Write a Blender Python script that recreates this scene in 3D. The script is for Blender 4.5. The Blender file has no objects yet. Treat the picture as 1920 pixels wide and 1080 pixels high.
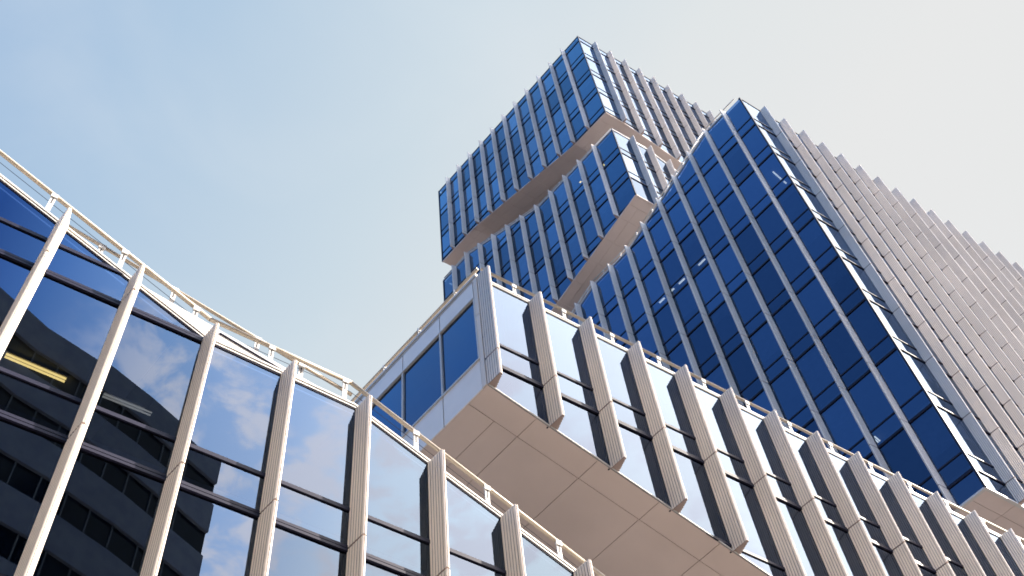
import bpy, math, random
from mathutils import Vector, Matrix
random.seed(7)
S = bpy.context.scene
COL = S.collection
M = 1.65            # metres per facade bay; every length below is in bays until V() turns it into metres
EYE = 1.7

# ------------------------------------------------------------------ camera
FWD = Vector((0.33321761, 0.40573795, 0.85108327))
RIGHT = Vector((0.84345943, -0.53167982, -0.07676436))
DOWN = Vector((0.42135758, 0.74343345, -0.51938858))
cd = bpy.data.cameras.new('camera'); cam = bpy.data.objects.new('camera', cd); COL.objects.link(cam)
UPV = -DOWN
mat = Matrix(((RIGHT.x, UPV.x, -FWD.x, 0), (RIGHT.y, UPV.y, -FWD.y, 0), (RIGHT.z, UPV.z, -FWD.z, 0), (0, 0, 0, 1)))
mat.translation = Vector((0, 0, EYE))
cam.matrix_world = mat
cd.sensor_width = 36; cd.sensor_fit = 'HORIZONTAL'; cd.lens = 36 * 2201.87 / 1920
cd.clip_start = 0.1; cd.clip_end = 5000
S.camera = cam

# ------------------------------------------------------------------ light
SUN = Vector((0.68, -0.45, 0.58)).normalized()
sun_el = math.asin(SUN.z); sun_rot = math.atan2(SUN.x, SUN.y)
sd = bpy.data.lights.new('sun', 'SUN'); sd.energy = 5.0; sd.angle = math.radians(0.5); sd.color = (1.0, 0.90, 0.77)
so = bpy.data.objects.new('sun', sd); COL.objects.link(so)
so.rotation_euler = (-SUN).to_track_quat('-Z', 'Y').to_euler()
S.view_settings.view_transform = 'Standard'; S.view_settings.look = 'None'
S.view_settings.exposure = 1.6; S.view_settings.gamma = 1
S.cycles.max_bounces = 10; S.cycles.diffuse_bounces = 4; S.cycles.glossy_bounces = 5; S.cycles.transparent_max_bounces = 12
S.cycles.caustics_reflective = True; S.cycles.filter_width = 1.7
S.cycles.sample_clamp_indirect = 4; S.cycles.blur_glossy = 1.0

W = bpy.data.worlds.new('World'); S.world = W; W.use_nodes = True
wn = W.node_tree; wn.nodes.clear()
def N(t, typ, **kw):
    n = t.nodes.new(typ)
    for k, v in kw.items(): setattr(n, k, v)
    return n
def mth(t, op, a, b=None, c=None, clamp=False):
    n = N(t, 'ShaderNodeMath', operation=op, use_clamp=clamp)
    for i, v in enumerate((a, b, c)):
        if v is None: continue
        if isinstance(v, (int, float)): n.inputs[i].default_value = v
        else: t.links.new(v, n.inputs[i])
    return n.outputs[0]
def ramp(t, fac, lo, hi):
    n = N(t, 'ShaderNodeMapRange', interpolation_type='SMOOTHSTEP'); t.links.new(fac, n.inputs[0])
    n.inputs[1].default_value = lo; n.inputs[2].default_value = hi; return n.outputs[0]
def mixc(t, fac, a, b, mode='MIX'):
    n = N(t, 'ShaderNodeMix', data_type='RGBA', blend_type=mode)
    for s, v in ((0, fac), (6, a), (7, b)):
        if isinstance(v, (int, float)): n.inputs[s].default_value = v
        elif isinstance(v, tuple): n.inputs[s].default_value = (*v, 1)
        else: t.links.new(v, n.inputs[s])
    return n.outputs[2]
tc = N(wn, 'ShaderNodeTexCoord'); nv = N(wn, 'ShaderNodeVectorMath', operation='NORMALIZE'); wn.links.new(tc.outputs['Generated'], nv.inputs[0])
dirv = nv.outputs[0]
sep = N(wn, 'ShaderNodeSeparateXYZ'); wn.links.new(dirv, sep.inputs[0]); dx, dy, dz = sep.outputs
sky = N(wn, 'ShaderNodeTexSky', sky_type='NISHITA'); sky.sun_disc = False
sky.sun_elevation = sun_el; sky.sun_rotation = sun_rot; sky.air_density = 1.0; sky.dust_density = 1.5; sky.ozone_density = 2.0
dt = N(wn, 'ShaderNodeVectorMath', operation='DOT_PRODUCT'); wn.links.new(dirv, dt.inputs[0]); dt.inputs[1].default_value = SUN
sd_ = mth(wn, 'MAXIMUM', dt.outputs['Value'], 0.0)
skyc = mixc(wn, 1.0, sky.outputs[0], (0.72, 0.75, 0.76), 'MULTIPLY')
def cramp(fac, stops):
    n = N(wn, 'ShaderNodeValToRGB'); wn.links.new(fac, n.inputs[0]); e = n.color_ramp.elements
    while len(e) < len(stops): e.new(0.5)
    for k, (p, c) in zip(e, stops): k.position = p; k.color = (*c, 1)
    return n.outputs[0]
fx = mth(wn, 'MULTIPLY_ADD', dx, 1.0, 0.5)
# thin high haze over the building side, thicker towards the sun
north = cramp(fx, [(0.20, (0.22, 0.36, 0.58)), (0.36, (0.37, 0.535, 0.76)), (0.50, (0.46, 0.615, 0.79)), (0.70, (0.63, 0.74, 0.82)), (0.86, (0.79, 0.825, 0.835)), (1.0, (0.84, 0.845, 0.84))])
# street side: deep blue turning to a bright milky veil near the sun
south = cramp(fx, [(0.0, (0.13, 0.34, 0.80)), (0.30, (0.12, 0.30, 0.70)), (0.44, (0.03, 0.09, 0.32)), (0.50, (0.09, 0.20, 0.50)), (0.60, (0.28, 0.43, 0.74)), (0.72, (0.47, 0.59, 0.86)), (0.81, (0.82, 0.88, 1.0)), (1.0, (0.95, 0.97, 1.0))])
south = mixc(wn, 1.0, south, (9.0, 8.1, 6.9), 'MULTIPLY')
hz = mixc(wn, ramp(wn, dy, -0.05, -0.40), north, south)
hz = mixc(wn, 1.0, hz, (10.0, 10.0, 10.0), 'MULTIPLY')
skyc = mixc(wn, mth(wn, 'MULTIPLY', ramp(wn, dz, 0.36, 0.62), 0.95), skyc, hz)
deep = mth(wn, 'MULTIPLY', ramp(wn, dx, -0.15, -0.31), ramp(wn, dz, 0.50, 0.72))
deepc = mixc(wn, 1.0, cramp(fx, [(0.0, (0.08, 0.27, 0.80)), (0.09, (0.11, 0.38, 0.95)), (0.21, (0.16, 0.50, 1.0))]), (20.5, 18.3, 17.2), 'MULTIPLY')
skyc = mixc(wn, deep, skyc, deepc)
# clouds, only low on the street side (behind the camera)
dv = N(wn, 'ShaderNodeVectorMath', operation='SCALE'); wn.links.new(dirv, dv.inputs[0]); 
inv = mth(wn, 'DIVIDE', 1.0, mth(wn, 'MAXIMUM', dz, 0.12)); wn.links.new(inv, dv.inputs['Scale'])
nz = N(wn, 'ShaderNodeTexNoise'); nz.inputs['Scale'].default_value = 17; nz.inputs['Detail'].default_value = 9; nz.inputs['Roughness'].default_value = 0.58
nz.inputs['Distortion'].default_value = 0.35
wn.links.new(dv.outputs[0], nz.inputs['Vector'])
cl = ramp(wn, nz.outputs[0], 0.43, 0.63)
cl = mth(wn, 'MULTIPLY', cl, ramp(wn, dy, -0.38, -0.52))
cl = mth(wn, 'MULTIPLY', cl, ramp(wn, dx, 0.0, 0.14))
nz2 = N(wn, 'ShaderNodeTexNoise'); nz2.inputs['Scale'].default_value = 3.2; nz2.inputs['Detail'].default_value = 5; nz2.inputs['Distortion'].default_value = 0.6
wn.links.new(dv.outputs[0], nz2.inputs['Vector'])
wisp = mth(wn, 'MULTIPLY', ramp(wn, nz2.outputs[0], 0.42, 0.75), mth(wn, 'MULTIPLY', ramp(wn, dy, 0.0, 0.25), 0.22))
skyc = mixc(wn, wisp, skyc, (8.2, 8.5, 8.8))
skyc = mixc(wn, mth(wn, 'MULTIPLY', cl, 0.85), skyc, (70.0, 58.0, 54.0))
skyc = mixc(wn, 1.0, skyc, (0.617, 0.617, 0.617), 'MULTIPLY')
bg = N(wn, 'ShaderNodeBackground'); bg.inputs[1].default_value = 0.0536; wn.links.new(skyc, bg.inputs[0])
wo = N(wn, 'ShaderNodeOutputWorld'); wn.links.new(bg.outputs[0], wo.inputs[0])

# ------------------------------------------------------------------ materials
def newmat(name):
    m = bpy.data.materials.new(name); m.use_nodes = True; t = m.node_tree; t.nodes.clear()
    return m, t, N(t, 'ShaderNodeOutputMaterial')
def pbr(name, col, rough=0.5, metal=0.0, var=0.08, scale=1.5, bump=0.0, bscale=40, spec=0.5, stretch=None):
    m, t, o = newmat(name)
    b = N(t, 'ShaderNodeBsdfPrincipled'); t.links.new(b.outputs[0], o.inputs[0])
    tcn = N(t, 'ShaderNodeTexCoord'); src = tcn.outputs['Object']
    if stretch:
        mp = N(t, 'ShaderNodeMapping'); mp.inputs['Scale'].default_value = stretch; t.links.new(src, mp.inputs[0]); src = mp.outputs[0]
    n = N(t, 'ShaderNodeTexNoise'); n.inputs['Scale'].default_value = scale; n.inputs['Detail'].default_value = 6; t.links.new(src, n.inputs['Vector'])
    lo = tuple(c * (1 - var) for c in col); hi = tuple(min(1, c * (1 + var)) for c in col)
    c = mixc(t, ramp(t, n.outputs[0], 0.3, 0.7), lo, hi); t.links.new(c, b.inputs['Base Color'])
    b.inputs['Roughness'].default_value = rough; b.inputs['Metallic'].default_value = metal
    b.inputs['Specular IOR Level'].default_value = spec
    if bump:
        n2 = N(t, 'ShaderNodeTexNoise'); n2.inputs['Scale'].default_value = bscale; t.links.new(src, n2.inputs['Vector'])
        bp = N(t, 'ShaderNodeBump'); bp.inputs['Strength'].default_value = bump; bp.inputs['Distance'].default_value = 0.01
        t.links.new(n2.outputs[0], bp.inputs['Height']); t.links.new(bp.outputs[0], b.inputs['Normal'])
    return m
def glass(name, ior, tint, through, vlo=0.88, vhi=1.14):
    m, t, o = newmat(name)
    g = N(t, 'ShaderNodeBsdfGlossy'); g.inputs['Roughness'].default_value = 0.0; g.inputs['Color'].default_value = (*tint, 1)
    tr = N(t, 'ShaderNodeBsdfTransparent'); tr.inputs[0].default_value = (*through, 1)
    fr = N(t, 'ShaderNodeFresnel'); fr.inputs[0].default_value = ior
    tcn = N(t, 'ShaderNodeTexCoord'); n = N(t, 'ShaderNodeTexNoise'); n.inputs['Scale'].default_value = 0.45; n.inputs['Detail'].default_value = 1
    t.links.new(tcn.outputs['Object'], n.inputs['Vector'])
    oi = N(t, 'ShaderNodeObjectInfo'); k = N(t, 'ShaderNodeMapRange'); t.links.new(oi.outputs['Random'], k.inputs[0]); k.inputs[3].default_value = vlo; k.inputs[4].default_value = vhi
    vm = N(t, 'ShaderNodeVectorMath', operation='SCALE'); vm.inputs[0].default_value = tint; t.links.new(k.outputs[0], vm.inputs['Scale']); t.links.new(vm.outputs[0], g.inputs['Color'])
    bp = N(t, 'ShaderNodeBump'); bp.inputs['Strength'].default_value = 0.12; bp.inputs['Distance'].default_value = 0.006
    t.links.new(n.outputs[0], bp.inputs['Height']); t.links.new(bp.outputs[0], g.inputs['Normal'])
    mx = N(t, 'ShaderNodeMixShader'); t.links.new(fr.outputs[0], mx.inputs[0]); t.links.new(tr.outputs[0], mx.inputs[1]); t.links.new(g.outputs[0], mx.inputs[2])
    t.links.new(mx.outputs[0], o.inputs[0]); return m
def emis(name, col, s):
    m, t, o = newmat(name); e = N(t, 'ShaderNodeEmission'); e.inputs[0].default_value = (*col, 1); e.inputs[1].default_value = s
    t.links.new(e.outputs[0], o.inputs[0]); return m
FIN = pbr('ribbed_aluminium', (0.73, 0.65, 0.56), 0.45, 0.0, 0.10, 0.6, stretch=(1, 1, 0.25))
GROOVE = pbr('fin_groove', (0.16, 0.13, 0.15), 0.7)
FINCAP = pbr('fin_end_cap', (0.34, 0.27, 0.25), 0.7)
ROOF = pbr('roof_membrane', (0.16, 0.15, 0.15), 0.9)
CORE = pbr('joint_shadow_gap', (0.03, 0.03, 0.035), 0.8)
GLASS = glass('blue_coated_glass', 1.75, (0.62, 0.76, 1.0), (0.10, 0.14, 0.24))
GLASS_L = glass('street_glass', 1.82, (0.60, 0.77, 1.0), (0.10, 0.14, 0.24))
SEAM = pbr('soffit_seam', (0.16, 0.13, 0.125), 0.8)
GLASS_T = glass('tower_glass', 1.75, (0.62, 0.76, 1.0), (0.17, 0.25, 0.36), 0.68, 1.28)
TRANSOM = pbr('dark_transom', (0.012, 0.012, 0.028), 0.5, spec=0.2)
WHITE = pbr('white_metal', (0.55, 0.54, 0.52), 0.45, var=0.03)
SOFFIT = pbr('soffit_panel', (0.68, 0.58, 0.535), 0.65, var=0.09, scale=0.22)
CREAM = pbr('cream_rail_paint', (0.50, 0.43, 0.34), 0.45, var=0.03)
GREY = pbr('pale_grey_panel', (0.82, 0.785, 0.745), 0.45, var=0.03)
CEIL = pbr('office_ceiling', (0.45, 0.5, 0.55), 0.8, var=0.05)
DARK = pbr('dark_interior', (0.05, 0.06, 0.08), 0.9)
CONC = pbr('street_concrete', (0.80, 0.82, 1.0), 0.8, var=0.12, bump=0.2)
LAMPY = emis('warm_tube', (1.0, 0.55, 0.12), 3.0)
LAMPW = emis('cool_tube', (1.0, 0.8, 0.6), 1.1)
def ground_mat():
    m = pbr('plaza_paving', (0.36, 0.31, 0.26), 0.85, var=0.1); t = m.node_tree
    b = [n for n in t.nodes if n.type == 'BSDF_PRINCIPLED'][0]
    br = N(t, 'ShaderNodeTexBrick'); tcn = N(t, 'ShaderNodeTexCoord'); t.links.new(tcn.outputs['Object'], br.inputs['Vector'])
    br.inputs['Scale'].default_value = 1.0; br.inputs['Color1'].default_value = (0.085, 0.070, 0.062, 1); br.inputs['Color2'].default_value = (0.070, 0.058, 0.052, 1)
    br.inputs['Mortar'].default_value = (0.15, 0.14, 0.13, 1); br.inputs['Mortar Size'].default_value = 0.01
    t.links.new(br.outputs[0], b.inputs['Base Color']); return m
GROUND = ground_mat()

# ------------------------------------------------------------------ geometry helpers (all lengths in bays)
def V(p): return (p[0] * M, p[1] * M, p[2] * M + EYE)
UR = Vector((1, 0, 0)); UL = Vector((-0.14739512, 0.98907769, 0)); Z = Vector((0, 0, 1))
NR = Vector((0, -1, 0)); NL = Vector((-0.98907769, -0.14739512, 0))
class MB:
    def __init__(s): s.v = []; s.f = []; s.m = []
    def face(s, pts, mi=0):
        b = len(s.v); s.v += [V(p) for p in pts]; s.f.append(tuple(range(b, b + len(pts)))); s.m.append(mi)
    def prism(s, prof, ex, mi=0, mis=None, cap=None):          # closed profile (list of points) swept by vector ex
        n = len(prof); b = len(s.v); s.v += [V(p) for p in prof] + [V(Vector(p) + ex) for p in prof]
        for i in range(n):
            j = (i + 1) % n; s.f.append((b + i, b + j, b + n + j, b + n + i)); s.m.append(mis[i] if mis else mi)
        s.f.append(tuple(b + n - 1 - i for i in range(n))); s.m.append(mi if cap is None else cap)
        s.f.append(tuple(b + n + i for i in range(n))); s.m.append(mi)
    def bar(s, p, q, w, h, side=None, mi=0):   # box beam p->q, w across horizontally, h across vertically
        p = Vector(p); q = Vector(q); d = (q - p).normalized()
        sd = side or d.cross(Z)
        if sd.length < 1e-4: sd = Vector((1, 0, 0))
        sd = sd.normalized(); u = sd.cross(d).normalized()
        s.prism([p - sd * w / 2 - u * h / 2, p + sd * w / 2 - u * h / 2, p + sd * w / 2 + u * h / 2, p - sd * w / 2 + u * h / 2], q - p, mi)
    def tube(s, p, q, r, n=10, mi=0):
        p = Vector(p); q = Vector(q); d = (q - p).normalized(); a = d.orthogonal().normalized(); c = d.cross(a)
        s.prism([p + a * r * math.cos(k * 2 * math.pi / n) + c * r * math.sin(k * 2 * math.pi / n) for k in range(n)], q - p, mi)
    def build(s, name, mats, parent=None, smooth=False):
        if not s.f: return None
        me = bpy.data.meshes.new(name); 
        o = bpy.data.objects.new(name, me); COL.objects.link(o)
        org = Vector(parent['org']) if parent is not None and 'org' in parent else Vector((0, 0, 0))
        me.from_pydata([tuple(Vector(v) - org) for v in s.v], [], s.f); 
        for mt in (mats if isinstance(mats, (list, tuple)) else [mats]): me.materials.append(mt)
        for p, i in zip(me.polygons, s.m): p.material_index = i; p.use_smooth = smooth and len(p.vertices) == 4
        import bmesh
        bm = bmesh.new(); bm.from_mesh(me); bmesh.ops.recalc_face_normals(bm, faces=bm.faces[:]) if name != 'window' else None; bm.to_mesh(me); bm.free()
        if parent is not None:
            o.parent = parent; o['org'] = list(org)
        return o
def thing(name, label, cat, org=(0, 0, 0), group=None):
    o = bpy.data.objects.new(name, None); COL.objects.link(o); o.location = V(org); o['org'] = list(V(org))
    o['label'] = label; o['category'] = cat
    if group: o['group'] = group
    return o
def sub(parent, o):       # make o (built with world offset of parent's thing) a child of a part
    o.parent = parent
def tagm(o, label, cat, group=None):
    o['label'] = label; o['category'] = cat
    if group: o['group'] = group
    return o
def struct(o): o['kind'] = 'structure'; return o
def pl(pts):               # piecewise linear function
    def f(x):
        if x <= pts[0][0]: a, b = pts[0], pts[1]
        elif x >= pts[-1][0]: a, b = pts[-2], pts[-1]
        else:
            for a, b in zip(pts, pts[1:]):
                if a[0] <= x <= b[0]: break
        return a[1] + (b[1] - a[1]) * (x - a[0]) / (b[0] - a[0])
    f.pts = pts; return f
def clip(poly, fn, keep_below):
    out = []
    for i in range(len(poly)):
        p, q = poly[i], poly[(i + 1) % len(poly)]
        dp = (fn(p[0]) - p[1]) * (1 if keep_below else -1); dq = (fn(q[0]) - q[1]) * (1 if keep_below else -1)
        if dp >= 0: out.append(p)
        if dp * dq < 0:
            t = dp / (dp - dq); out.append((p[0] + (q[0] - p[0]) * t, p[1] + (q[1] - p[1]) * t))
    return out
def pxl(P):                # image position in the 1920 px photograph, used only to rank how large windows show
    P = Vector(P); z = P.dot(FWD)
    if z <= 0.1: return None
    return (960 + 2201.87 * P.dot(RIGHT) / z, 540 + 2201.87 * P.dot(DOWN) / z)
def shown(pts):
    q = [pxl(p) for p in pts]
    if any(a is None for a in q): return 0
    cx = sum(a[0] for a in q) / len(q); cy = sum(a[1] for a in q) / len(q)
    if not (-60 < cx < 1980 and -60 < cy < 1140): return 0
    return abs(sum(q[i][0] * q[(i + 1) % len(q)][1] - q[(i + 1) % len(q)][0] * q[i][1] for i in range(len(q)))) / 2

# ------------------------------------------------------------------ facade pieces
RIBS = 6
def fin_profile(O, A, OUT, wb=0.140, depth=0.273, t0=0.045, t1=0.082):
    def side(p, q, n):      # points from p to q with narrow grooves cut inwards along n
        pts = []; d = q - p; g = 0.085; dep = 0.016
        for i in range(RIBS):
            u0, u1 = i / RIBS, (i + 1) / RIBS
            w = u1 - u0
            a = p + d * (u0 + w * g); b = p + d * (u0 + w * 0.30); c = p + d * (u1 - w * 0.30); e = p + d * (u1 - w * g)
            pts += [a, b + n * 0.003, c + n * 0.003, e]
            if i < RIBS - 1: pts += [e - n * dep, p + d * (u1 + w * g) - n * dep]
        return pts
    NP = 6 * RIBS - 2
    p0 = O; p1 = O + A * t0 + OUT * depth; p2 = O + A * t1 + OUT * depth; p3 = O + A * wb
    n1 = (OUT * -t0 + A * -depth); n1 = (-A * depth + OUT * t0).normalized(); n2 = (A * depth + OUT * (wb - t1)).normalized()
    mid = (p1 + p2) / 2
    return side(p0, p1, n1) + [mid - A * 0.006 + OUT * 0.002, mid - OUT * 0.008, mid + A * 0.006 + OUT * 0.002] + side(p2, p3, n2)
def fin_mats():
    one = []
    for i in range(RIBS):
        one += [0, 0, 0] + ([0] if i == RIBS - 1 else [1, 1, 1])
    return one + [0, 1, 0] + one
def build_fin(parent, base, A, OUT, z0, z1, joints):
    mb = MB(); O = Vector((base.x, base.y, 0)) + OUT * 0.002; FM = fin_mats()
    prof = fin_profile(O, A, OUT)
    zs = [z0] + [j for j in joints if z0 + 0.12 < j < z1 - 0.12] + [z1]
    g = 0.014
    for i in range(len(zs) - 1):
        a = zs[i] + (g if i else 0); b = zs[i + 1] - (g if i < len(zs) - 2 else 0)
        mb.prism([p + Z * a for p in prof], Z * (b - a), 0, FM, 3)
    if len(zs) > 2:
        core = [O + A * 0.03, O + A * 0.055 + OUT * 0.235, O + A * 0.07 + OUT * 0.235, O + A * 0.11]
        mb.prism([p + Z * (z0 + 0.03) for p in core], Z * (z1 - z0 - 0.06), 2)
    return mb.build('fin', [FIN, GROOVE, CORE, FINCAP], parent)

def face_plane(P0, A): return lambda s, z, o=0.0, OUT=None: Vector((P0.x, P0.y, 0)) + A * s + Z * z + (OUT * o if OUT else Vector((0, 0, 0)))

def facade(parent, P0, A, OUT, s0, s1, grid, top, bot, zl, du, fins=True, thick=0.095, thin=0.055, mull=False):
    """one glazed wall: P0 + A*s; grid = positions of fins; zl = lower transom heights, du = spandrel height"""
    wins = []
    edges = [s0] + [g for g in grid if s0 + 0.02 < g < s1 - 0.02] + [s1]
    zlo = min(bot(s) for s in (s0, s1)) - 3; 
    for a, b in zip(edges, edges[1:]):
        ks = sorted(zl)
        for k, z in enumerate(ks):
            zn = ks[k + 1] if k + 1 < len(ks) else z + 4
            pieces = []
            for (za, zb) in ((z, z + du), (z + du, zn)):
                poly = clip(clip([(a, za), (b, za), (b, zb), (a, zb)], top, True), bot, False)
                if len(poly) >= 3: pieces.append(poly)
            if pieces:
                pts3 = [Vector((P0.x, P0.y, 0)) + A * p[0] + Z * p[1] for p in pieces[-1]]
                area = sum(shown([Vector((P0.x, P0.y, 0)) + A * p[0] + Z * p[1] for p in poly]) for poly in pieces)
                wins.append((area, pieces))
    out = []
    for area, pieces in wins:
        def mk(mb, pieces=pieces):
            for poly in pieces:
                tx = random.uniform(-1, 1) * 0.0022; tz = random.uniform(-1, 1) * 0.0022
                cs = sum(p[0] for p in poly) / len(poly); cz = sum(p[1] for p in poly) / len(poly)
                pts = [Vector((P0.x, P0.y, 0)) + A * p[0] + Z * p[1] + OUT * ((p[0] - cs) * tx + (p[1] - cz) * tz) for p in poly]
                nrm = (pts[1] - pts[0]).cross(pts[2] - pts[1])
                if nrm.dot(OUT) < 0: pts.reverse()
                mb.face(pts)
        mk.pieces = pieces; mk.frame = (P0, A, OUT); out.append((area, mk))
    # transoms
    for z in sorted(zl):
        for zz, h in ((z, thick), (z + du, thin)):
            mb = MB(); last = None
            for a, b in zip(edges, edges[1:]):
                poly = clip(clip([(a, zz - h / 2), (b, zz - h / 2), (b, zz + h / 2), (a, zz + h / 2)], top, True), bot, False)
                if len(poly) < 3: continue
                sa = min(p[0] for p in poly) + 0.002; sb = max(p[0] for p in poly) - 0.002
                if sb - sa < 0.05: continue
                if abs(zz - top(a)) < 0.12 and abs(zz - top(b)) < 0.12: continue
                if last is not None and a - last > 0.01: mb.build('transom', TRANSOM, parent); mb = MB()
                last = b
                X = lambda s, z_, o: Vector((P0.x, P0.y, 0)) + A * s + Z * z_ + OUT * o
                if thick > 0.07 and h == thick:
                    for q0, q1, oo in ((-0.5, -0.12, 0.030), (-0.12, 0.08, 0.012), (0.08, 0.5, 0.022)):
                        p2 = [p for p in clip(clip([(a, zz + q0 * h), (b, zz + q0 * h), (b, zz + q1 * h), (a, zz + q1 * h)], top, True), bot, False)]
                        if len(p2) >= 3: mb.prism([X(p[0], p[1], -0.03) for p in p2], OUT * (oo + 0.03))
                else:
                    mb.prism([X(p[0], p[1], -0.03) for p in poly], OUT * 0.05)
            mb.build('transom', TRANSOM, parent)
    # vertical glass joints
    mb = MB()
    for g in edges[1:-1]:
        za = bot(g); zb = top(g)
        mb.bar(Vector((P0.x, P0.y, 0)) + A * g + Z * za - OUT * 0.025, Vector((P0.x, P0.y, 0)) + A * g + Z * zb - OUT * 0.025, 0.03, 0.05, OUT)
    mb.build('mullion', TRANSOM, parent)
    if fins:
        for g in grid:
            if s0 - 0.001 <= g <= s1 - 0.1:
                build_fin(parent, P0 + A * g, A, OUT, bot(g) + 0.005, top(g) + 0.0, sorted(zl))
    return out
BLIND = pbr('pale_blind', (0.55, 0.62, 0.68), 0.8)
def make_windows(parent, allw, limit=98, blinds=0.0, gm=None):
    gm = gm or (GLASS_T if blinds else GLASS)
    allw.sort(key=lambda t: -t[0])
    for area, mk in allw[:limit]:
        mb = MB(); mk(mb); wo_ = mb.build('window', gm, parent)
        if blinds and random.random() < blinds:
            b = MB(); big = mk.pieces[-1]
            zt = min(p[1] for p in big if p[1] > sum(q[1] for q in big) / len(big)); zb_ = min(p[1] for p in big)
            a_ = min(p[0] for p in big) + 0.06; c_ = max(p[0] for p in big) - 0.05; h_ = (zt - zb_) * random.choice((0.18, 0.3, 0.45, 0.75, 0.95))
            if h_ > 0.1:
                P0, A, OUT = mk.frame; X_ = lambda s, z, o: Vector((P0.x, P0.y, 0)) + A * s + Z * z + OUT * o
                b.prism([X_(a_, zt - 0.04, -0.09), X_(c_, zt - 0.04, -0.09), X_(c_, zt - h_, -0.09), X_(a_, zt - h_, -0.09)], OUT * 0.008)
                b.build('blind', BLIND, wo_)
    if allw[limit:]:
        mb = MB()
        for area, mk in allw[limit:]: mk(mb)
        o = mb.build('window', gm, parent); o['kind'] = 'stuff'
def line_s(fn, s0, s1): return [s0] + [p[0] for p in fn.pts if s0 < p[0] < s1] + [s1]
def edge_trim(parent, name, P0, A, OUT, fn, s0, s1, spec, mt):
    """bars that follow an edge polyline; spec = (dz, height, out) list"""
    mb = MB(); ss = line_s(fn, s0, s1)
    for dz, h, o in spec:
        for a, b in zip(ss, ss[1:]):
            X = lambda s, z, oo: Vector((P0.x, P0.y, 0)) + A * s + Z * z + OUT * oo
            mb.prism([X(a, fn(a) + dz, -0.06), X(b, fn(b) + dz, -0.06), X(b, fn(b) + dz + h, -0.06), X(a, fn(a) + dz + h, -0.06)], OUT * (o + 0.06))
    return mb.build(name, mt, parent)
def soffit(parent, P0, La, Lb, botA, botB, mt, inset=0.45, depth=0.05, A=UR, B=UL, ja=None, jb=None):
    """underside: A direction runs along the right-hand wall, B along the left-hand one"""
    z0 = botA(0)
    H = lambda a, b: botA(a) + botB(b) - z0
    X = lambda a, b, dz=0: Vector((P0.x, P0.y, 0)) + A * a + B * b + Z * (H(a, b) + dz)
    brk = lambda fn, L, j: sorted(set([0.0, L] + [p[0] for p in fn.pts if 0 < p[0] < L] + [x for x in (j or []) if 0 < x < L]))
    g = 0.005
    asx = brk(botA, La, ja); bsx = brk(botB, Lb, jb)
    def cells(mb, a0, a1, b0, b1, dz=0, split_a=True, split_b=True):
        A_ = [a0] + [x for x in asx if a0 < x < a1 and split_a] + [a1]; B_ = [b0] + [x for x in bsx if b0 < x < b1 and split_b] + [b1]
        for p, q in zip(A_, A_[1:]):
            for r, s in zip(B_, B_[1:]):
                if q - p < 4 * g or s - r < 4 * g: continue
                pr = [X(p + g, r + g, dz), X(q - g, r + g, dz), X(q - g, s - g, dz), X(p + g, s - g, dz)]
                mb.prism(pr, Z * 0.03)
    inner = MB(); cells(inner, inset, La - inset, inset, Lb - inset, 0.006)
    inner.build('soffit_panel', mt, parent)
    rim = MB()
    cells(rim, 0, La, 0, inset, 0, True, False); cells(rim, 0, inset, inset, Lb, 0, False, True)
    cells(rim, inset, La, Lb - inset, Lb, 0, True, False); cells(rim, La - inset, La, inset, Lb - inset, 0, False, True)
    rim.build('soffit_border', mt, parent)
    back = MB(); A_ = asx; B_ = bsx
    for p, q in zip(A_, A_[1:]):
        for r, s in zip(B_, B_[1:]): back.face([X(p, r, 0.032), X(q, r, 0.032), X(q, s, 0.032), X(p, s, 0.032)])
    back.build('soffit_backing', SEAM, parent)
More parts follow.
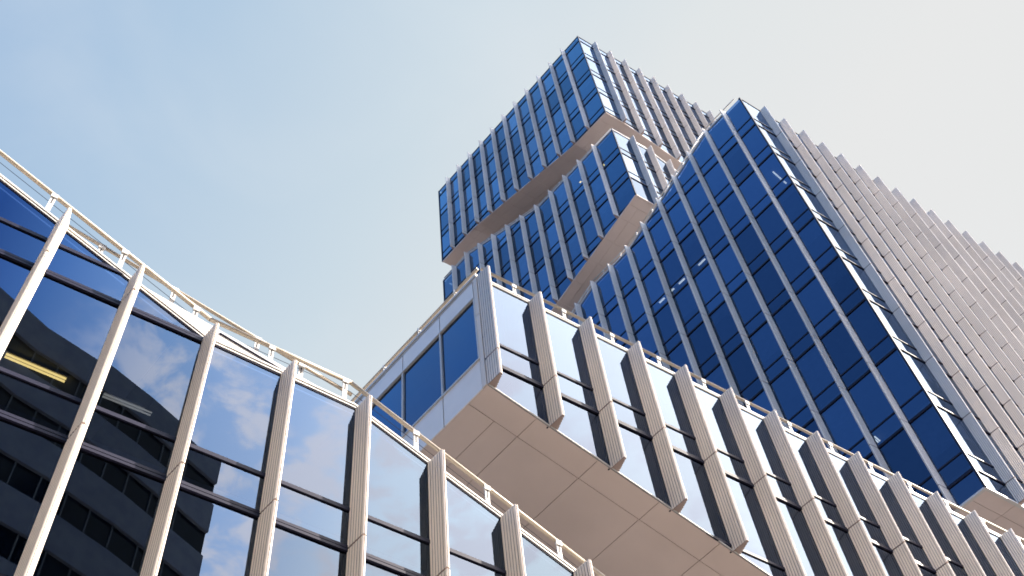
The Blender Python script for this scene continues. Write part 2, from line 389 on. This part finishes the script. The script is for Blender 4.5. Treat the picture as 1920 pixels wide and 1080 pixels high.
def interior(parent, P0, La, Lb, topA, topB, botA, botB, zl, core_in=3.5):
    z0 = topA(0); zb0 = botA(0)
    HT = lambda a, b: topA(a) + topB(b) - z0
    HB = lambda a, b: botA(a) + botB(b) - zb0
    X = lambda a, b, z: Vector((P0.x, P0.y, 0)) + UR * a + UL * b + Z * z
    sl = MB()
    # floor slabs: ceiling underside a little below each lower transom
    for z in zl:
        n = 24
        for i in range(n):
            a0, a1 = 0.12 + (La - 0.24) * i / n, 0.12 + (La - 0.24) * (i + 1) / n
            am = (a0 + a1) / 2
            bs = [0.12 + (Lb - 0.24) * j / n for j in range(n + 1)]
            run = None
            for b0, b1 in zip(bs, bs[1:] ):
                bm_ = (b0 + b1) / 2
                ok = HB(am, bm_) + 0.1 < z - 0.05 and z + 0.3 < HT(am, bm_) - 0.05
                if ok and run is None: run = b0
                if (not ok or b1 == bs[-1]) and run is not None:
                    e = b1 if ok else b0
                    sl.prism([X(a0, run, z + 0.06), X(a1, run, z + 0.06), X(a1, e, z + 0.06), X(a0, e, z + 0.06)], Z * 0.22)
                    run = None
    sl.build('floor_slab', CEIL, parent)
    # roof deck and dark core
    rf = MB(); As = line_s(topA, 0.08, La - 0.08); Bs = line_s(topB, 0.08, Lb - 0.08)
    for p, q in zip(As, As[1:]):
        for r, s in zip(Bs, Bs[1:]):
            rf.face([X(p, r, HT(p, r) - 0.03), X(q, r, HT(q, r) - 0.03), X(q, s, HT(q, s) - 0.03), X(p, s, HT(p, s) - 0.03)])
    rf.build('roof', ROOF, parent)
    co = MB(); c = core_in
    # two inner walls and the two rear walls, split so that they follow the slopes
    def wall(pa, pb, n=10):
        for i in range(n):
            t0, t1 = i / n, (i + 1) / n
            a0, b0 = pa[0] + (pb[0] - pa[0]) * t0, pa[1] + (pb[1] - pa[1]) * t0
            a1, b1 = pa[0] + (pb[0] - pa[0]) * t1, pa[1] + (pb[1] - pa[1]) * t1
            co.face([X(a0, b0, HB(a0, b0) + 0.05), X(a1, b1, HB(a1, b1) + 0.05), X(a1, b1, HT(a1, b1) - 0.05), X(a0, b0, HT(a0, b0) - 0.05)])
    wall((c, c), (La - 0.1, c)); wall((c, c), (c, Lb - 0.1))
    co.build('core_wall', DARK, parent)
    rw = MB(); co = rw
    wall((La - 0.02, 0.02), (La - 0.02, Lb - 0.02)); wall((0.02, Lb - 0.02), (La - 0.02, Lb - 0.02))
    rw.build('rear_wall', GREY, parent)
def rail(parent, pts, posts, drop, mt=CREAM, r=0.027, post_mt=WHITE):
    o = MB()
    for p, q in zip(pts, pts[1:]): 
        o.tube(p, q, r * 1.05, 18)
    rl = o.build('railing', mt, parent, True)
    for p in posts:
        m = MB(); p = Vector(p)
        m.bar(p - Z * drop, p - Z * 0.02, 0.062, 0.020, UR)
        m.bar(p - Z * drop * 0.5 - NR * 0.0 + NR * 0.011, p - Z * 0.06 + NR * 0.011, 0.012, 0.006, UR, 1)
        m.bar(p - Z * 0.07 + NR * 0.012, p + Z * 0.012 + NR * 0.012, 0.085, 0.030, UR)
        m.build('post', [post_mt, CORE], rl)
    return rl

# ------------------------------------------------------------------ ground
g = MB(); g.face([(-900, -900, -EYE / M), (900, -900, -EYE / M), (900, 900, -EYE / M), (-900, 900, -EYE / M)])
struct(g.build('ground', GROUND))

# ================================================================== the tower: three stacked glass blocks
DA = 20.5
def on_left(s): # point on the common left wall plane at running length s
    return -NL * DA + UL * s
C3 = on_left(5.342); C1 = on_left(11.035)
def lattice(z, step, zmin, zmax):
    out = []; k = 0
    while z > zmin: z -= step
    while z < zmax: out.append(z); z += step
    return out

# top block ---------------------------------------------------------
t1 = thing('office_block', 'topmost blue glass block of the tower, level roof, overhanging the block below', 'building', (C1.x, C1.y, 50.9), 'glass blocks stacked in the tower')
top = pl([(0, 61.6), (30, 61.6)])
bA = pl([(0, 50.98), (1.2, 50.95), (16, 50.95 - 0.335 * 14.8)])
bB = pl([(0, 50.98), (2.15, 51.05), (9.55, 53.4), (12.09, 53.4)])
zl1 = [60.94 - 2.44 * k for k in range(9)]
La, Lb = 15.0, 12.09
gA = [0.95 + 0.9975 * k for k in range(15)]; gB = [1.07 + 0.998 * k for k in range(11)]
w = facade(t1, C1, UR, NR, 0, La, gA, top, bA, zl1, 0.62, thick=0.078, thin=0.042) + facade(t1, C1, UL, NL, 0, Lb, gB, top, bB, zl1, 0.62, thick=0.078, thin=0.042)
make_windows(t1, w, blinds=0.4)
soffit(t1, C1, La, Lb, bA, bB, SOFFIT, ja=[g_ + 0.0 for g_ in gA[::1]], jb=gB[::1])
interior(t1, C1, La, Lb, top, top, bA, bB, zl1)
edge_trim(t1, 'coping', C1, UR, NR, top, -0.03, La, [(-0.04, 0.05, 0.02)], TRANSOM)
edge_trim(t1, 'coping', C1, UL, NL, top, -0.03, Lb, [(-0.04, 0.05, 0.02)], TRANSOM)
edge_trim(t1, 'edge_trim', C1, UL, NL, bB, 0, Lb, [(-0.03, 0.05, 0.015)], SOFFIT)
edge_trim(t1, 'edge_trim', C1, UR, NR, bA, 0, La, [(-0.03, 0.05, 0.015)], SOFFIT)
def corner(parent, C, z0, z1):
    m = MB(); m.bar(C + Z * z0 + (NL + NR) * 0.005, C + Z * z1 + (NL + NR) * 0.005, 0.06, 0.06); m.build('corner_mullion', TRANSOM, parent)
    P = C + UL * 0
corner(t1, C1, 50.98, 61.6); corner(t1, C1 + UL * Lb, 53.4, 61.6)

pw = MB()  # unseen set-back bars, added on the roof to keep sun off the fin tips
for p_, q_ in ((C1 + UR * 0.25 + UL * 0.3, C1 + UR * 0.25 + UL * 11.8), (C1 + UR * 0.45 + UL * 0.25, C1 + UR * 14.8 + UL * 0.25)):
    pw.bar(p_ + Z * 61.85, q_ + Z * 61.85, 0.1, 0.6); pw.build('sun_block_upstand', GREY, t1); pw = MB()
# middle block ------------------------------------------------------
t2 = thing('office_block', 'middle blue glass block of the tower with stepped sloping roofline and sloping underside', 'building', (C1.x, C1.y, 42.4), 'glass blocks stacked in the tower')
tA = pl([(0, 48.96), (2.0, 48.96), (16, 48.96 - 0.455 * 14)])
tB = pl([(0, 48.96), (5.1, 48.98), (10.15, 51.45), (12.1, 51.45)])
bA = pl([(0, 42.43), (1.2, 42.40), (16, 42.40 - 0.335 * 14.8)])
bB = pl([(0, 42.43), (12.1, 42.43 - 0.36 * 12.1)])
zl2 = [46.55 - 2.44 * k for k in range(-3, 7)]
w = facade(t2, C1, UR, NR, 0, La, gA, tA, bA, zl2, 0.58, thick=0.078, thin=0.042) + facade(t2, C1, UL, NL, 0, Lb, gB, tB, bB, zl2, 0.58, thick=0.078, thin=0.042)
make_windows(t2, w, blinds=0.4)
soffit(t2, C1, La, Lb, bA, bB, SOFFIT, ja=gA, jb=gB)
interior(t2, C1, La, Lb, tA, tB, bA, bB, zl2)
for P0, A_, O_, f_, L_ in ((C1, UR, NR, tA, La), (C1, UL, NL, tB, Lb)):
    edge_trim(t2, 'coping', P0, A_, O_, f_, -0.03, L_, [(0.0, 0.07, 0.03)], WHITE)
for P0, A_, O_, f_, L_ in ((C1, UR, NR, bA, La), (C1, UL, NL, bB, Lb)):
    edge_trim(t2, 'edge_trim', P0, A_, O_, f_, 0, L_, [(-0.03, 0.05, 0.015)], SOFFIT)
corner(t2, C1, 42.43, 48.96); corner(t2, C1 + UL * Lb, 38.2, 51.45)
def roof_rail(parent, P0, A_, O_, f_, s0, s1, grid, h=0.30, r=0.022, back=0.06, mt=WHITE, off=0.55):
    ss = line_s(f_, s0, s1)
    pts = [Vector((P0.x, P0.y, 0)) + A_ * s + Z * (f_(s) + h) - O_ * back for s in ss]
    po = [Vector((P0.x, P0.y, 0)) + A_ * (g_ + off) + Z * (f_(g_ + off) + h) - O_ * back for g_ in grid if s0 < g_ + off < s1]
    return rail(parent, pts, po, h, mt, r)
roof_rail(t2, C1, UL, NL, tB, 0.1, Lb, gB, 0.36, 0.026); roof_rail(t2, C1, UR, NR, tA, 0.1, La, gA, 0.36, 0.026)

# large lower block -------------------------------------------------
t3 = thing('office_block', 'largest blue glass block in front at right, sloping roof edge with white rail', 'building', (C3.x, C3.y, 19.2), 'glass blocks stacked in the tower')
tA = pl([(0, 41.84), (30, 41.1)])
tB = pl([(0, 41.84), (1.85, 41.82), (6.85, 39.38), (8.87, 39.36), (18, 35.2)])
bA = pl([(0, 19.16), (1, 19.14), (22, 18.2)]); bB = pl([(0, 19.16), (18, 19.16)])
zl3 = [19.80 + 2.447 * k for k in range(-1, 10)]
La, Lb = 20.0, 17.8
gA = [1.00 + 0.981 * k for k in range(20)]; gB = [0.76 + 0.9955 * k for k in range(17)]
w = facade(t3, C3, UR, NR, 0, La, gA, tA, bA, zl3, 0.61, thick=0.078, thin=0.042) + facade(t3, C3, UL, NL, 0, Lb, gB, tB, bB, zl3, 0.61, thick=0.078, thin=0.042)
make_windows(t3, w, blinds=0.45)
soffit(t3, C3, La, Lb, bA, bB, SOFFIT, ja=gA, jb=gB)
interior(t3, C3, La, Lb, tA, tB, bA, bB, zl3)
edge_trim(t3, 'coping', C3, UL, NL, tB, 0.75, Lb, [(0.0, 0.07, 0.03)], WHITE)
edge_trim(t3, 'coping', C3, UR, NR, tA, -0.03, La, [(-0.03, 0.04, 0.02)], TRANSOM)
edge_trim(t3, 'edge_trim', C3, UL, NL, bB, 0, Lb, [(-0.03, 0.05, 0.02)], WHITE)
edge_trim(t3, 'edge_trim', C3, UR, NR, bA, 0, La, [(-0.03, 0.05, 0.02)], WHITE)
corner(t3, C3, 19.16, 41.84)
roof_rail(t3, C3, UL, NL, tB, 0.2, Lb, gB, 0.44, 0.026)

# stepped-back necks that carry one block on the next
nk = MB()
def neck(mb, C, a0, a1, b0, b1, z0, z1):
    p = [C + UR * a0 + UL * b0 + Z * z0, C + UR * a1 + UL * b0 + Z * z0, C + UR * a1 + UL * b1 + Z * z0, C + UR * a0 + UL * b1 + Z * z0]
    mb.prism(p, Z * (z1 - z0))
neck(nk, C1, 4.5, 11, 4.5, 9, 46.0, 52.2); nk.build('neck', DARK, t1)
nk = MB(); neck(nk, C1, 3.5, 11, 3.5, 10.0, 36.5, 41.6); nk.build('neck', DARK, t2)
nk = MB(); neck(nk, C3, 4.5, 16, 4.5, 15.0, -1.03, 19.6); nk.build('neck', DARK, t3)

# ================================================================== the long cantilevered wing
DC = 7.918
CC = Vector((5.80, DC, 0))
cw = thing('office_wing', 'long low wing with pale end wall, cantilevered over the street, mirror glass between ribbed fins', 'building', (CC.x, CC.y, 13.4))
X0 = 0.764; PX = 1.005
La, Lb = 22.0, 7.8
tA = pl([(0, 16.40), (30, 16.40)]); tB = pl([(0, 16.40), (8, 16.40)])
bA = pl([(0, 13.41), (22, 13.41 - 0.336 * 22)]); bB = pl([(0, 13.41), (8, 13.41)])
zlc = [14.03 - 2.44 * k for k in range(4)]
gA = [0.0 + PX * k - 0.0 for k in range(22)]
w = facade(cw, CC, UR, NR, 0, La, gA, tA, bA, zlc, 0.59)
make_windows(cw, w)
soffit(cw, CC, La, Lb, bA, bB, SOFFIT, inset=0.42, ja=[g_ + 0.80 - PX for g_ in gA], jb=[0.96 + 9])
interior(cw, CC, La, Lb, tA, tB, bA, bB, zlc, core_in=3.2)
edge_trim(cw, 'coping', CC, UR, NR, tA, 0.14, La, [(-0.035, 0.022, 0.020), (0.0, 0.028, 0.03)], WHITE)
edge_trim(cw, 'coping_joint', CC, UR, NR, tA, 0.14, La, [(-0.012, 0.011, 0.012), (0.03, 0.03, 0.0)], TRANSOM)
edge_trim(cw, 'edge_trim', CC, UR, NR, bA, 0.0, La, [(0.012, 0.014, 0.020)], WHITE)
edge_trim(cw, 'edge_joint', CC, UR, NR, bA, 0.0, La, [(0.027, 0.014, 0.012)], TRANSOM)
# end wall
X = lambda s, z, o=0.0: Vector((CC.x, CC.y, 0)) + UL * s + Z * z + NL * o
E0 = 0.10
seams = [E0, 0.955, 1.93, 2.905, 3.88, 4.855, 5.83, 6.8, Lb]
up = MB(); lo = MB(); fr = MB(); bk = MB()
for a, b in zip(seams, seams[1:]):
    up.prism([X(a + 0.012, 15.86, -0.02), X(b - 0.012, 15.86, -0.02), X(b - 0.012, 16.33, -0.02), X(a + 0.012, 16.33, -0.02)], NL * 0.03)
    lo.prism([X(a + (0.012 if a > E0 else 0), 13.42, -0.02), X(b - 0.012, 13.42, -0.02), X(b - 0.012, 14.13, -0.02), X(a + (0.012 if a > E0 else 0), 14.13, -0.02)], NL * 0.03)
    wmb = MB(); wmb.face([X(a + 0.02, 14.17, -0.012), X(a + 0.02, 15.84, -0.012), X(b - 0.02, 15.84, -0.012), X(b - 0.02, 14.17, -0.012)])
    wmb.build('window', GLASS, cw)
    bk.face([X(a, 13.45, -0.6), X(b, 13.45, -0.6), X(b, 16.3, -0.6), X(a, 16.3, -0.6)])
    fr.bar(X(a, 14.14, 0.0), X(a, 15.86, 0.0), 0.035, 0.04, UL)
    fr.bar(X(a, 13.42, -0.03), X(a, 14.14, -0.03), 0.022, 0.02, UL); fr.bar(X(a, 15.86, -0.03), X(a, 16.33, -0.03), 0.022, 0.02, UL)
fr.bar(X(E0, 14.15, 0.005), X(Lb, 14.15, 0.005), 0.05, 0.035, NL)
fr.bar(X(E0, 15.85, 0.003), X(Lb, 15.85, 0.003), 0.05, 0.02, NL)
up.build('wall_panel', GREY, cw); lo.build('wall_panel', GREY, cw); fr.build('window_frame', WHITE, cw); bk.build('blind', pbr('dark_blind', (0.06, 0.10, 0.2), 0.9), cw)
edge_trim(cw, 'coping', CC, UL, NL, pl([(0, 16.40), (9, 16.4)]), 0, Lb, [(-0.05, 0.04, 0.012), (0.0, 0.045, 0.03), (0.055, 0.03, 0.02)], WHITE)
cs = MB(); 
for z0_, z1_ in ((13.42, 15.28), (15.295, 16.38)):
    cs.prism([X(0.0, z0_, 0.0), X(0.088, z0_, 0.0), X(0.088, z0_, 0.016), X(0.0, z0_, 0.016)], Z * (z1_ - z0_))
cs.build('corner_panel', FIN, cw)
# railings: along the front and along the end wall
F = lambda x, z, o=0.0: Vector((x * (DC + o) / DC, DC + o, z * (DC + o) / DC))
rail(cw, [F(5.90, 16.735, 0.06), F(27, 16.735, 0.06)], [F(CC.x + 0.74 + 1.0 * k, 16.70, 0.06) for k in range(21)], 0.34)
rail(cw, [X(0.02, 16.74, -0.06), X(Lb, 16.78, -0.06)], [X(0.60 + 0.96 * k, 16.74, -0.06) for k in range(8)], 0.34)
lw_top = 12.0
nk = MB(); neck(nk, CC, 8, 20, 3.5, 7, -1.03, 12.5); nk.build('neck', DARK, cw)

# ================================================================== the lower wing along the left
XL0 = -6.0
LC = Vector((XL0, DC, 0))
lw = thing('office_wing', 'lower wing at left with sloping roof edge, large panes mirroring clouds between ribbed fins', 'building', (0, DC, -EYE / M))
sx = lambda x: x - XL0
tA = pl([(sx(-6), 15.38), (sx(1.80), 11.63), (sx(3.76), 11.57), (sx(6.8), 10.23), (sx(13), 7.4)])
tB = pl([(0, 15.38), (8, 15.38)])
bA = pl([(0, -1.03), (30, -1.03)]); bB = pl([(0, -1.03), (8, -1.03)])
zll = [11.585 - 2.445 * k for k in range(-1, 6)]
La, Lb = 18.0, 7.8
gA = [sx(X0 + PX * k) for k in range(-6, 11)]
w = facade(lw, LC, UR, NR, 0, La, gA, tA, bA, zll, 0.605)
make_windows(lw, w, gm=GLASS_L)
interior(lw, LC, La, Lb, tA, tB, bA, bB, zll, core_in=3.2)
cop = [(-0.01, 0.022, 0.02), (0.03, 0.03, 0.03)]
edge_trim(lw, 'coping', LC, UR, NR, tA, 0, La, cop, WHITE)
edge_trim(lw, 'coping_joint', LC, UR, NR, tA, 0, La, [(-0.035, 0.024, 0.01), (0.013, 0.016, 0.01)], TRANSOM)
lwall = MB(); Y = lambda s, z: LC + UL * s + Z * z
lwall.face([Y(0, -1.03), Y(Lb, -1.03), Y(Lb, 15.3), Y(0, 15.3)]); lwall.build('side_wall', GREY, lw)
pp = MB(); q = lambda x, z: Vector((x, DC + 0.02, z))
pp.prism([q(0.93, 12.11), q(1.80, 11.69), q(3.55, 11.635), q(3.55, 11.66), q(0.93, 12.17)], Vector((0, 0.08, 0)))
pp.build('parapet_panel', WHITE, lw)
pp = MB(); q = lambda x, z, o=0.0: Vector((x, DC + 0.012 + o, z))
pp.bar(q(1.95, 11.90), q(2.84, 11.70), 0.02, 0.014, NR); pp.bar(q(2.84, 11.70), q(2.84, 11.645), 0.012, 0.014, NR); pp.bar(q(2.93, 11.67), q(3.4, 11.61), 0.02, 0.012, NR)
pp.build('panel_joint', TRANSOM, lw)
rl = lambda x: pl([(-6, 15.95), (1.80, 12.07), (3.70, 12.05), (7.0, 10.50), (13, 7.75)])(x)
xs = [-6, 1.80, 3.70, 7.0, 12]
rail(lw, [F(x, rl(x), 0.04) for x in xs], [F(X0 + PX * k + 0.845 + 0.0, rl(X0 + PX * k + 0.845), 0.04) for k in range(-6, 11)], 0.42)
# straight rail of the inner terrace edge, seen through the gaps of the stepped front one
r2 = lambda x: 12.655 - 0.2235 * (x + 0.07)
rail(lw, [F(-0.15, r2(-0.15), 0.12), F(3.72, r2(3.72), 0.12)], [F(x, r2(x), 0.12) for x in (0.34, 1.30, 2.42, 3.02)], 0.38, r=0.022)
wr = MB()
for dz in (0.19,):
    for a, b in zip(xs, xs[1:]): wr.tube(F(a, rl(a) - dz, 0.05), F(b, rl(b) - dz, 0.05), 0.0035, 6)
wr.build('wire', TRANSOM, lw)

# ================================================================== building across the street (seen mirrored in the glass)
ob = thing('curved_building', 'dark banded office building across the street, mirrored in the left panes', 'building', (0, -12, -EYE / M))
k_ = 34 / 22.0
pts = [(-0.8948, 15.7559), (0.369, 16.31), (1.985, 16.69), (3.062, 17.055), (4.3046, 17.58), (5.1535, 17.95)]
plan = [(-22, 15.836 - 18.5), (-12, 15.836 - 21.3), (-6, 15.836 - 23.0)] + [(x * k_, 15.836 - y * k_) for x, y in pts]
H = 34.0
mbw = MB(); mbg = MB(); mbm = MB()
back = [(plan[-1][0] + 2.0, plan[-1][1] - 10), (-24, -22)]
def strip(mb, z0, z1, out):
    for (a, b) in zip(plan, plan[1:]):
        d = Vector((b[0] - a[0], b[1] - a[1], 0)).normalized(); n = Vector((-d.y, d.x, 0))
        mb.prism([Vector((a[0], a[1], z0)) + n * out, Vector((b[0], b[1], z0)) + n * out, Vector((b[0], b[1], z0)) - n * 0.3, Vector((a[0], a[1], z0)) - n * 0.3], Z * (z1 - z0))
fh = 2.45
z = H
while z > 2:
    strip(mbw, z - 1.35, z, 0.0); strip(mbg, z - fh, z - 1.35, -0.12)
    z -= fh
mbw.build('wall', CONC, ob)
mbg.build('window_band', pbr('dark_ribbon_glass', (0.02, 0.03, 0.05), 0.1), ob)
z = H
for lev in range(13):
    for a, b in zip(plan, plan[1:]):
        L = math.hypot(b[0] - a[0], b[1] - a[1]); n = max(1, round(L / 1.0)); d = Vector((b[0] - a[0], b[1] - a[1], 0)).normalized(); nn = Vector((-d.y, d.x, 0))
        for i in range(n):
            p = Vector((a[0], a[1], 0)) + d * (L * i / n) - nn * 0.09
            mbm.bar(p + Z * (z - fh), p + Z * (z - 1.35), 0.05, 0.05, d)
    z -= fh
mbm.build('window_mullion', WHITE, ob)
bd = MB(); inner = [(a[0], a[1] - 0.35) for a in plan] + back
bd.prism([(x, y, -EYE / M) for x, y in inner], Z * (H + EYE / M - 0.1)); bd.build('rear_volume', CONC, ob)

# ------------------------------------------------------------------ lamps on the office ceilings
def lamp(a, b, z, label, mt, w=0.055, grp='tube lamps on the office ceilings'):
    a = Vector((a[0], a[1], z)); b = Vector((b[0], b[1], z)); t = thing('ceiling_lamp', label, 'lamp', (a + b) / 2, grp)
    d = (b - a).normalized(); sd_ = Vector((d.y, -d.x, 0))
    h = MB(); h.bar(a + Z * 0.03, b + Z * 0.03, w * 1.25, 0.035, sd_); h.build('housing', WHITE, t)
    for k in (-1, 1):
        m = MB(); m.tube(a + sd_ * k * w * 0.3, b + sd_ * k * w * 0.3, w * 0.17, 8); m.build('tube', mt, t)
lamp((-0.09, 9.20), (0.63, 9.21), 11.60, 'yellow lit double tube lamp behind the far left pane of the lower wing', LAMPY, 0.075)
lamp((1.09, 9.20), (1.69, 9.19), 11.60, 'dim tube lamp behind the second full pane from the left of the lower wing', emis('dim_tube', (1.0, 0.75, 0.45), 0.5), 0.07)
lamp((3.45, 9.19), (3.84, 9.19), 11.60, 'pale tube lamp mirrored amid clouds right of the middle ribbed fin of the lower wing', emis('pale_tube', (1.0, 0.85, 0.6), 1.6), 0.08)
lamp((19.98, 8.93), (20.46, 9.015), 36.95, 'pinkish tube lamp high up near the glass corner of the largest block', LAMPW)
lamp((20.57, 9.03), (20.71, 9.05), 36.95, 'short lamp just right of the pinkish tube near the glass corner of the largest block', LAMPW)
lamp((19.98, 13.36), (20.03, 13.01), 36.95, 'highest of the four small slanting lamps in the middle of the largest block', LAMPW, 0.07)
lamp((19.82, 14.38), (19.87, 14.07), 36.95, 'second highest of the four small slanting lamps in the largest block', LAMPW, 0.07)
lamp((19.74, 14.83), (19.78, 14.63), 36.95, 'short lamp third from the top of the four slanting lamps in the largest block', LAMPW, 0.07)
lamp((19.67, 15.42), (19.71, 15.14), 36.95, 'lowest of the four small slanting lamps in the middle of the largest block', LAMPW, 0.07)
lamp((20.99, 10.92), (21.50, 11.02), 24.72, 'bright white double tube lamp near the bottom right corner of the largest block', LAMPW, 0.10)
lamp((19.27, 15.50), (19.25, 15.60), 48.80, 'small warm lamp in the first bays beside the corner of the middle tower block', LAMPY, 0.07, 'small lamps in the middle tower block')
lamp((18.82, 16.75), (18.80, 16.86), 48.80, 'small warm lamp beside the second and third fins of the middle tower block', LAMPY, 0.07, 'small lamps in the middle tower block')
lamp((18.67, 17.86), (18.65, 17.97), 48.80, 'leftmost small warm lamp under the roofline of the middle tower block', LAMPY, 0.07, 'small lamps in the middle tower block')
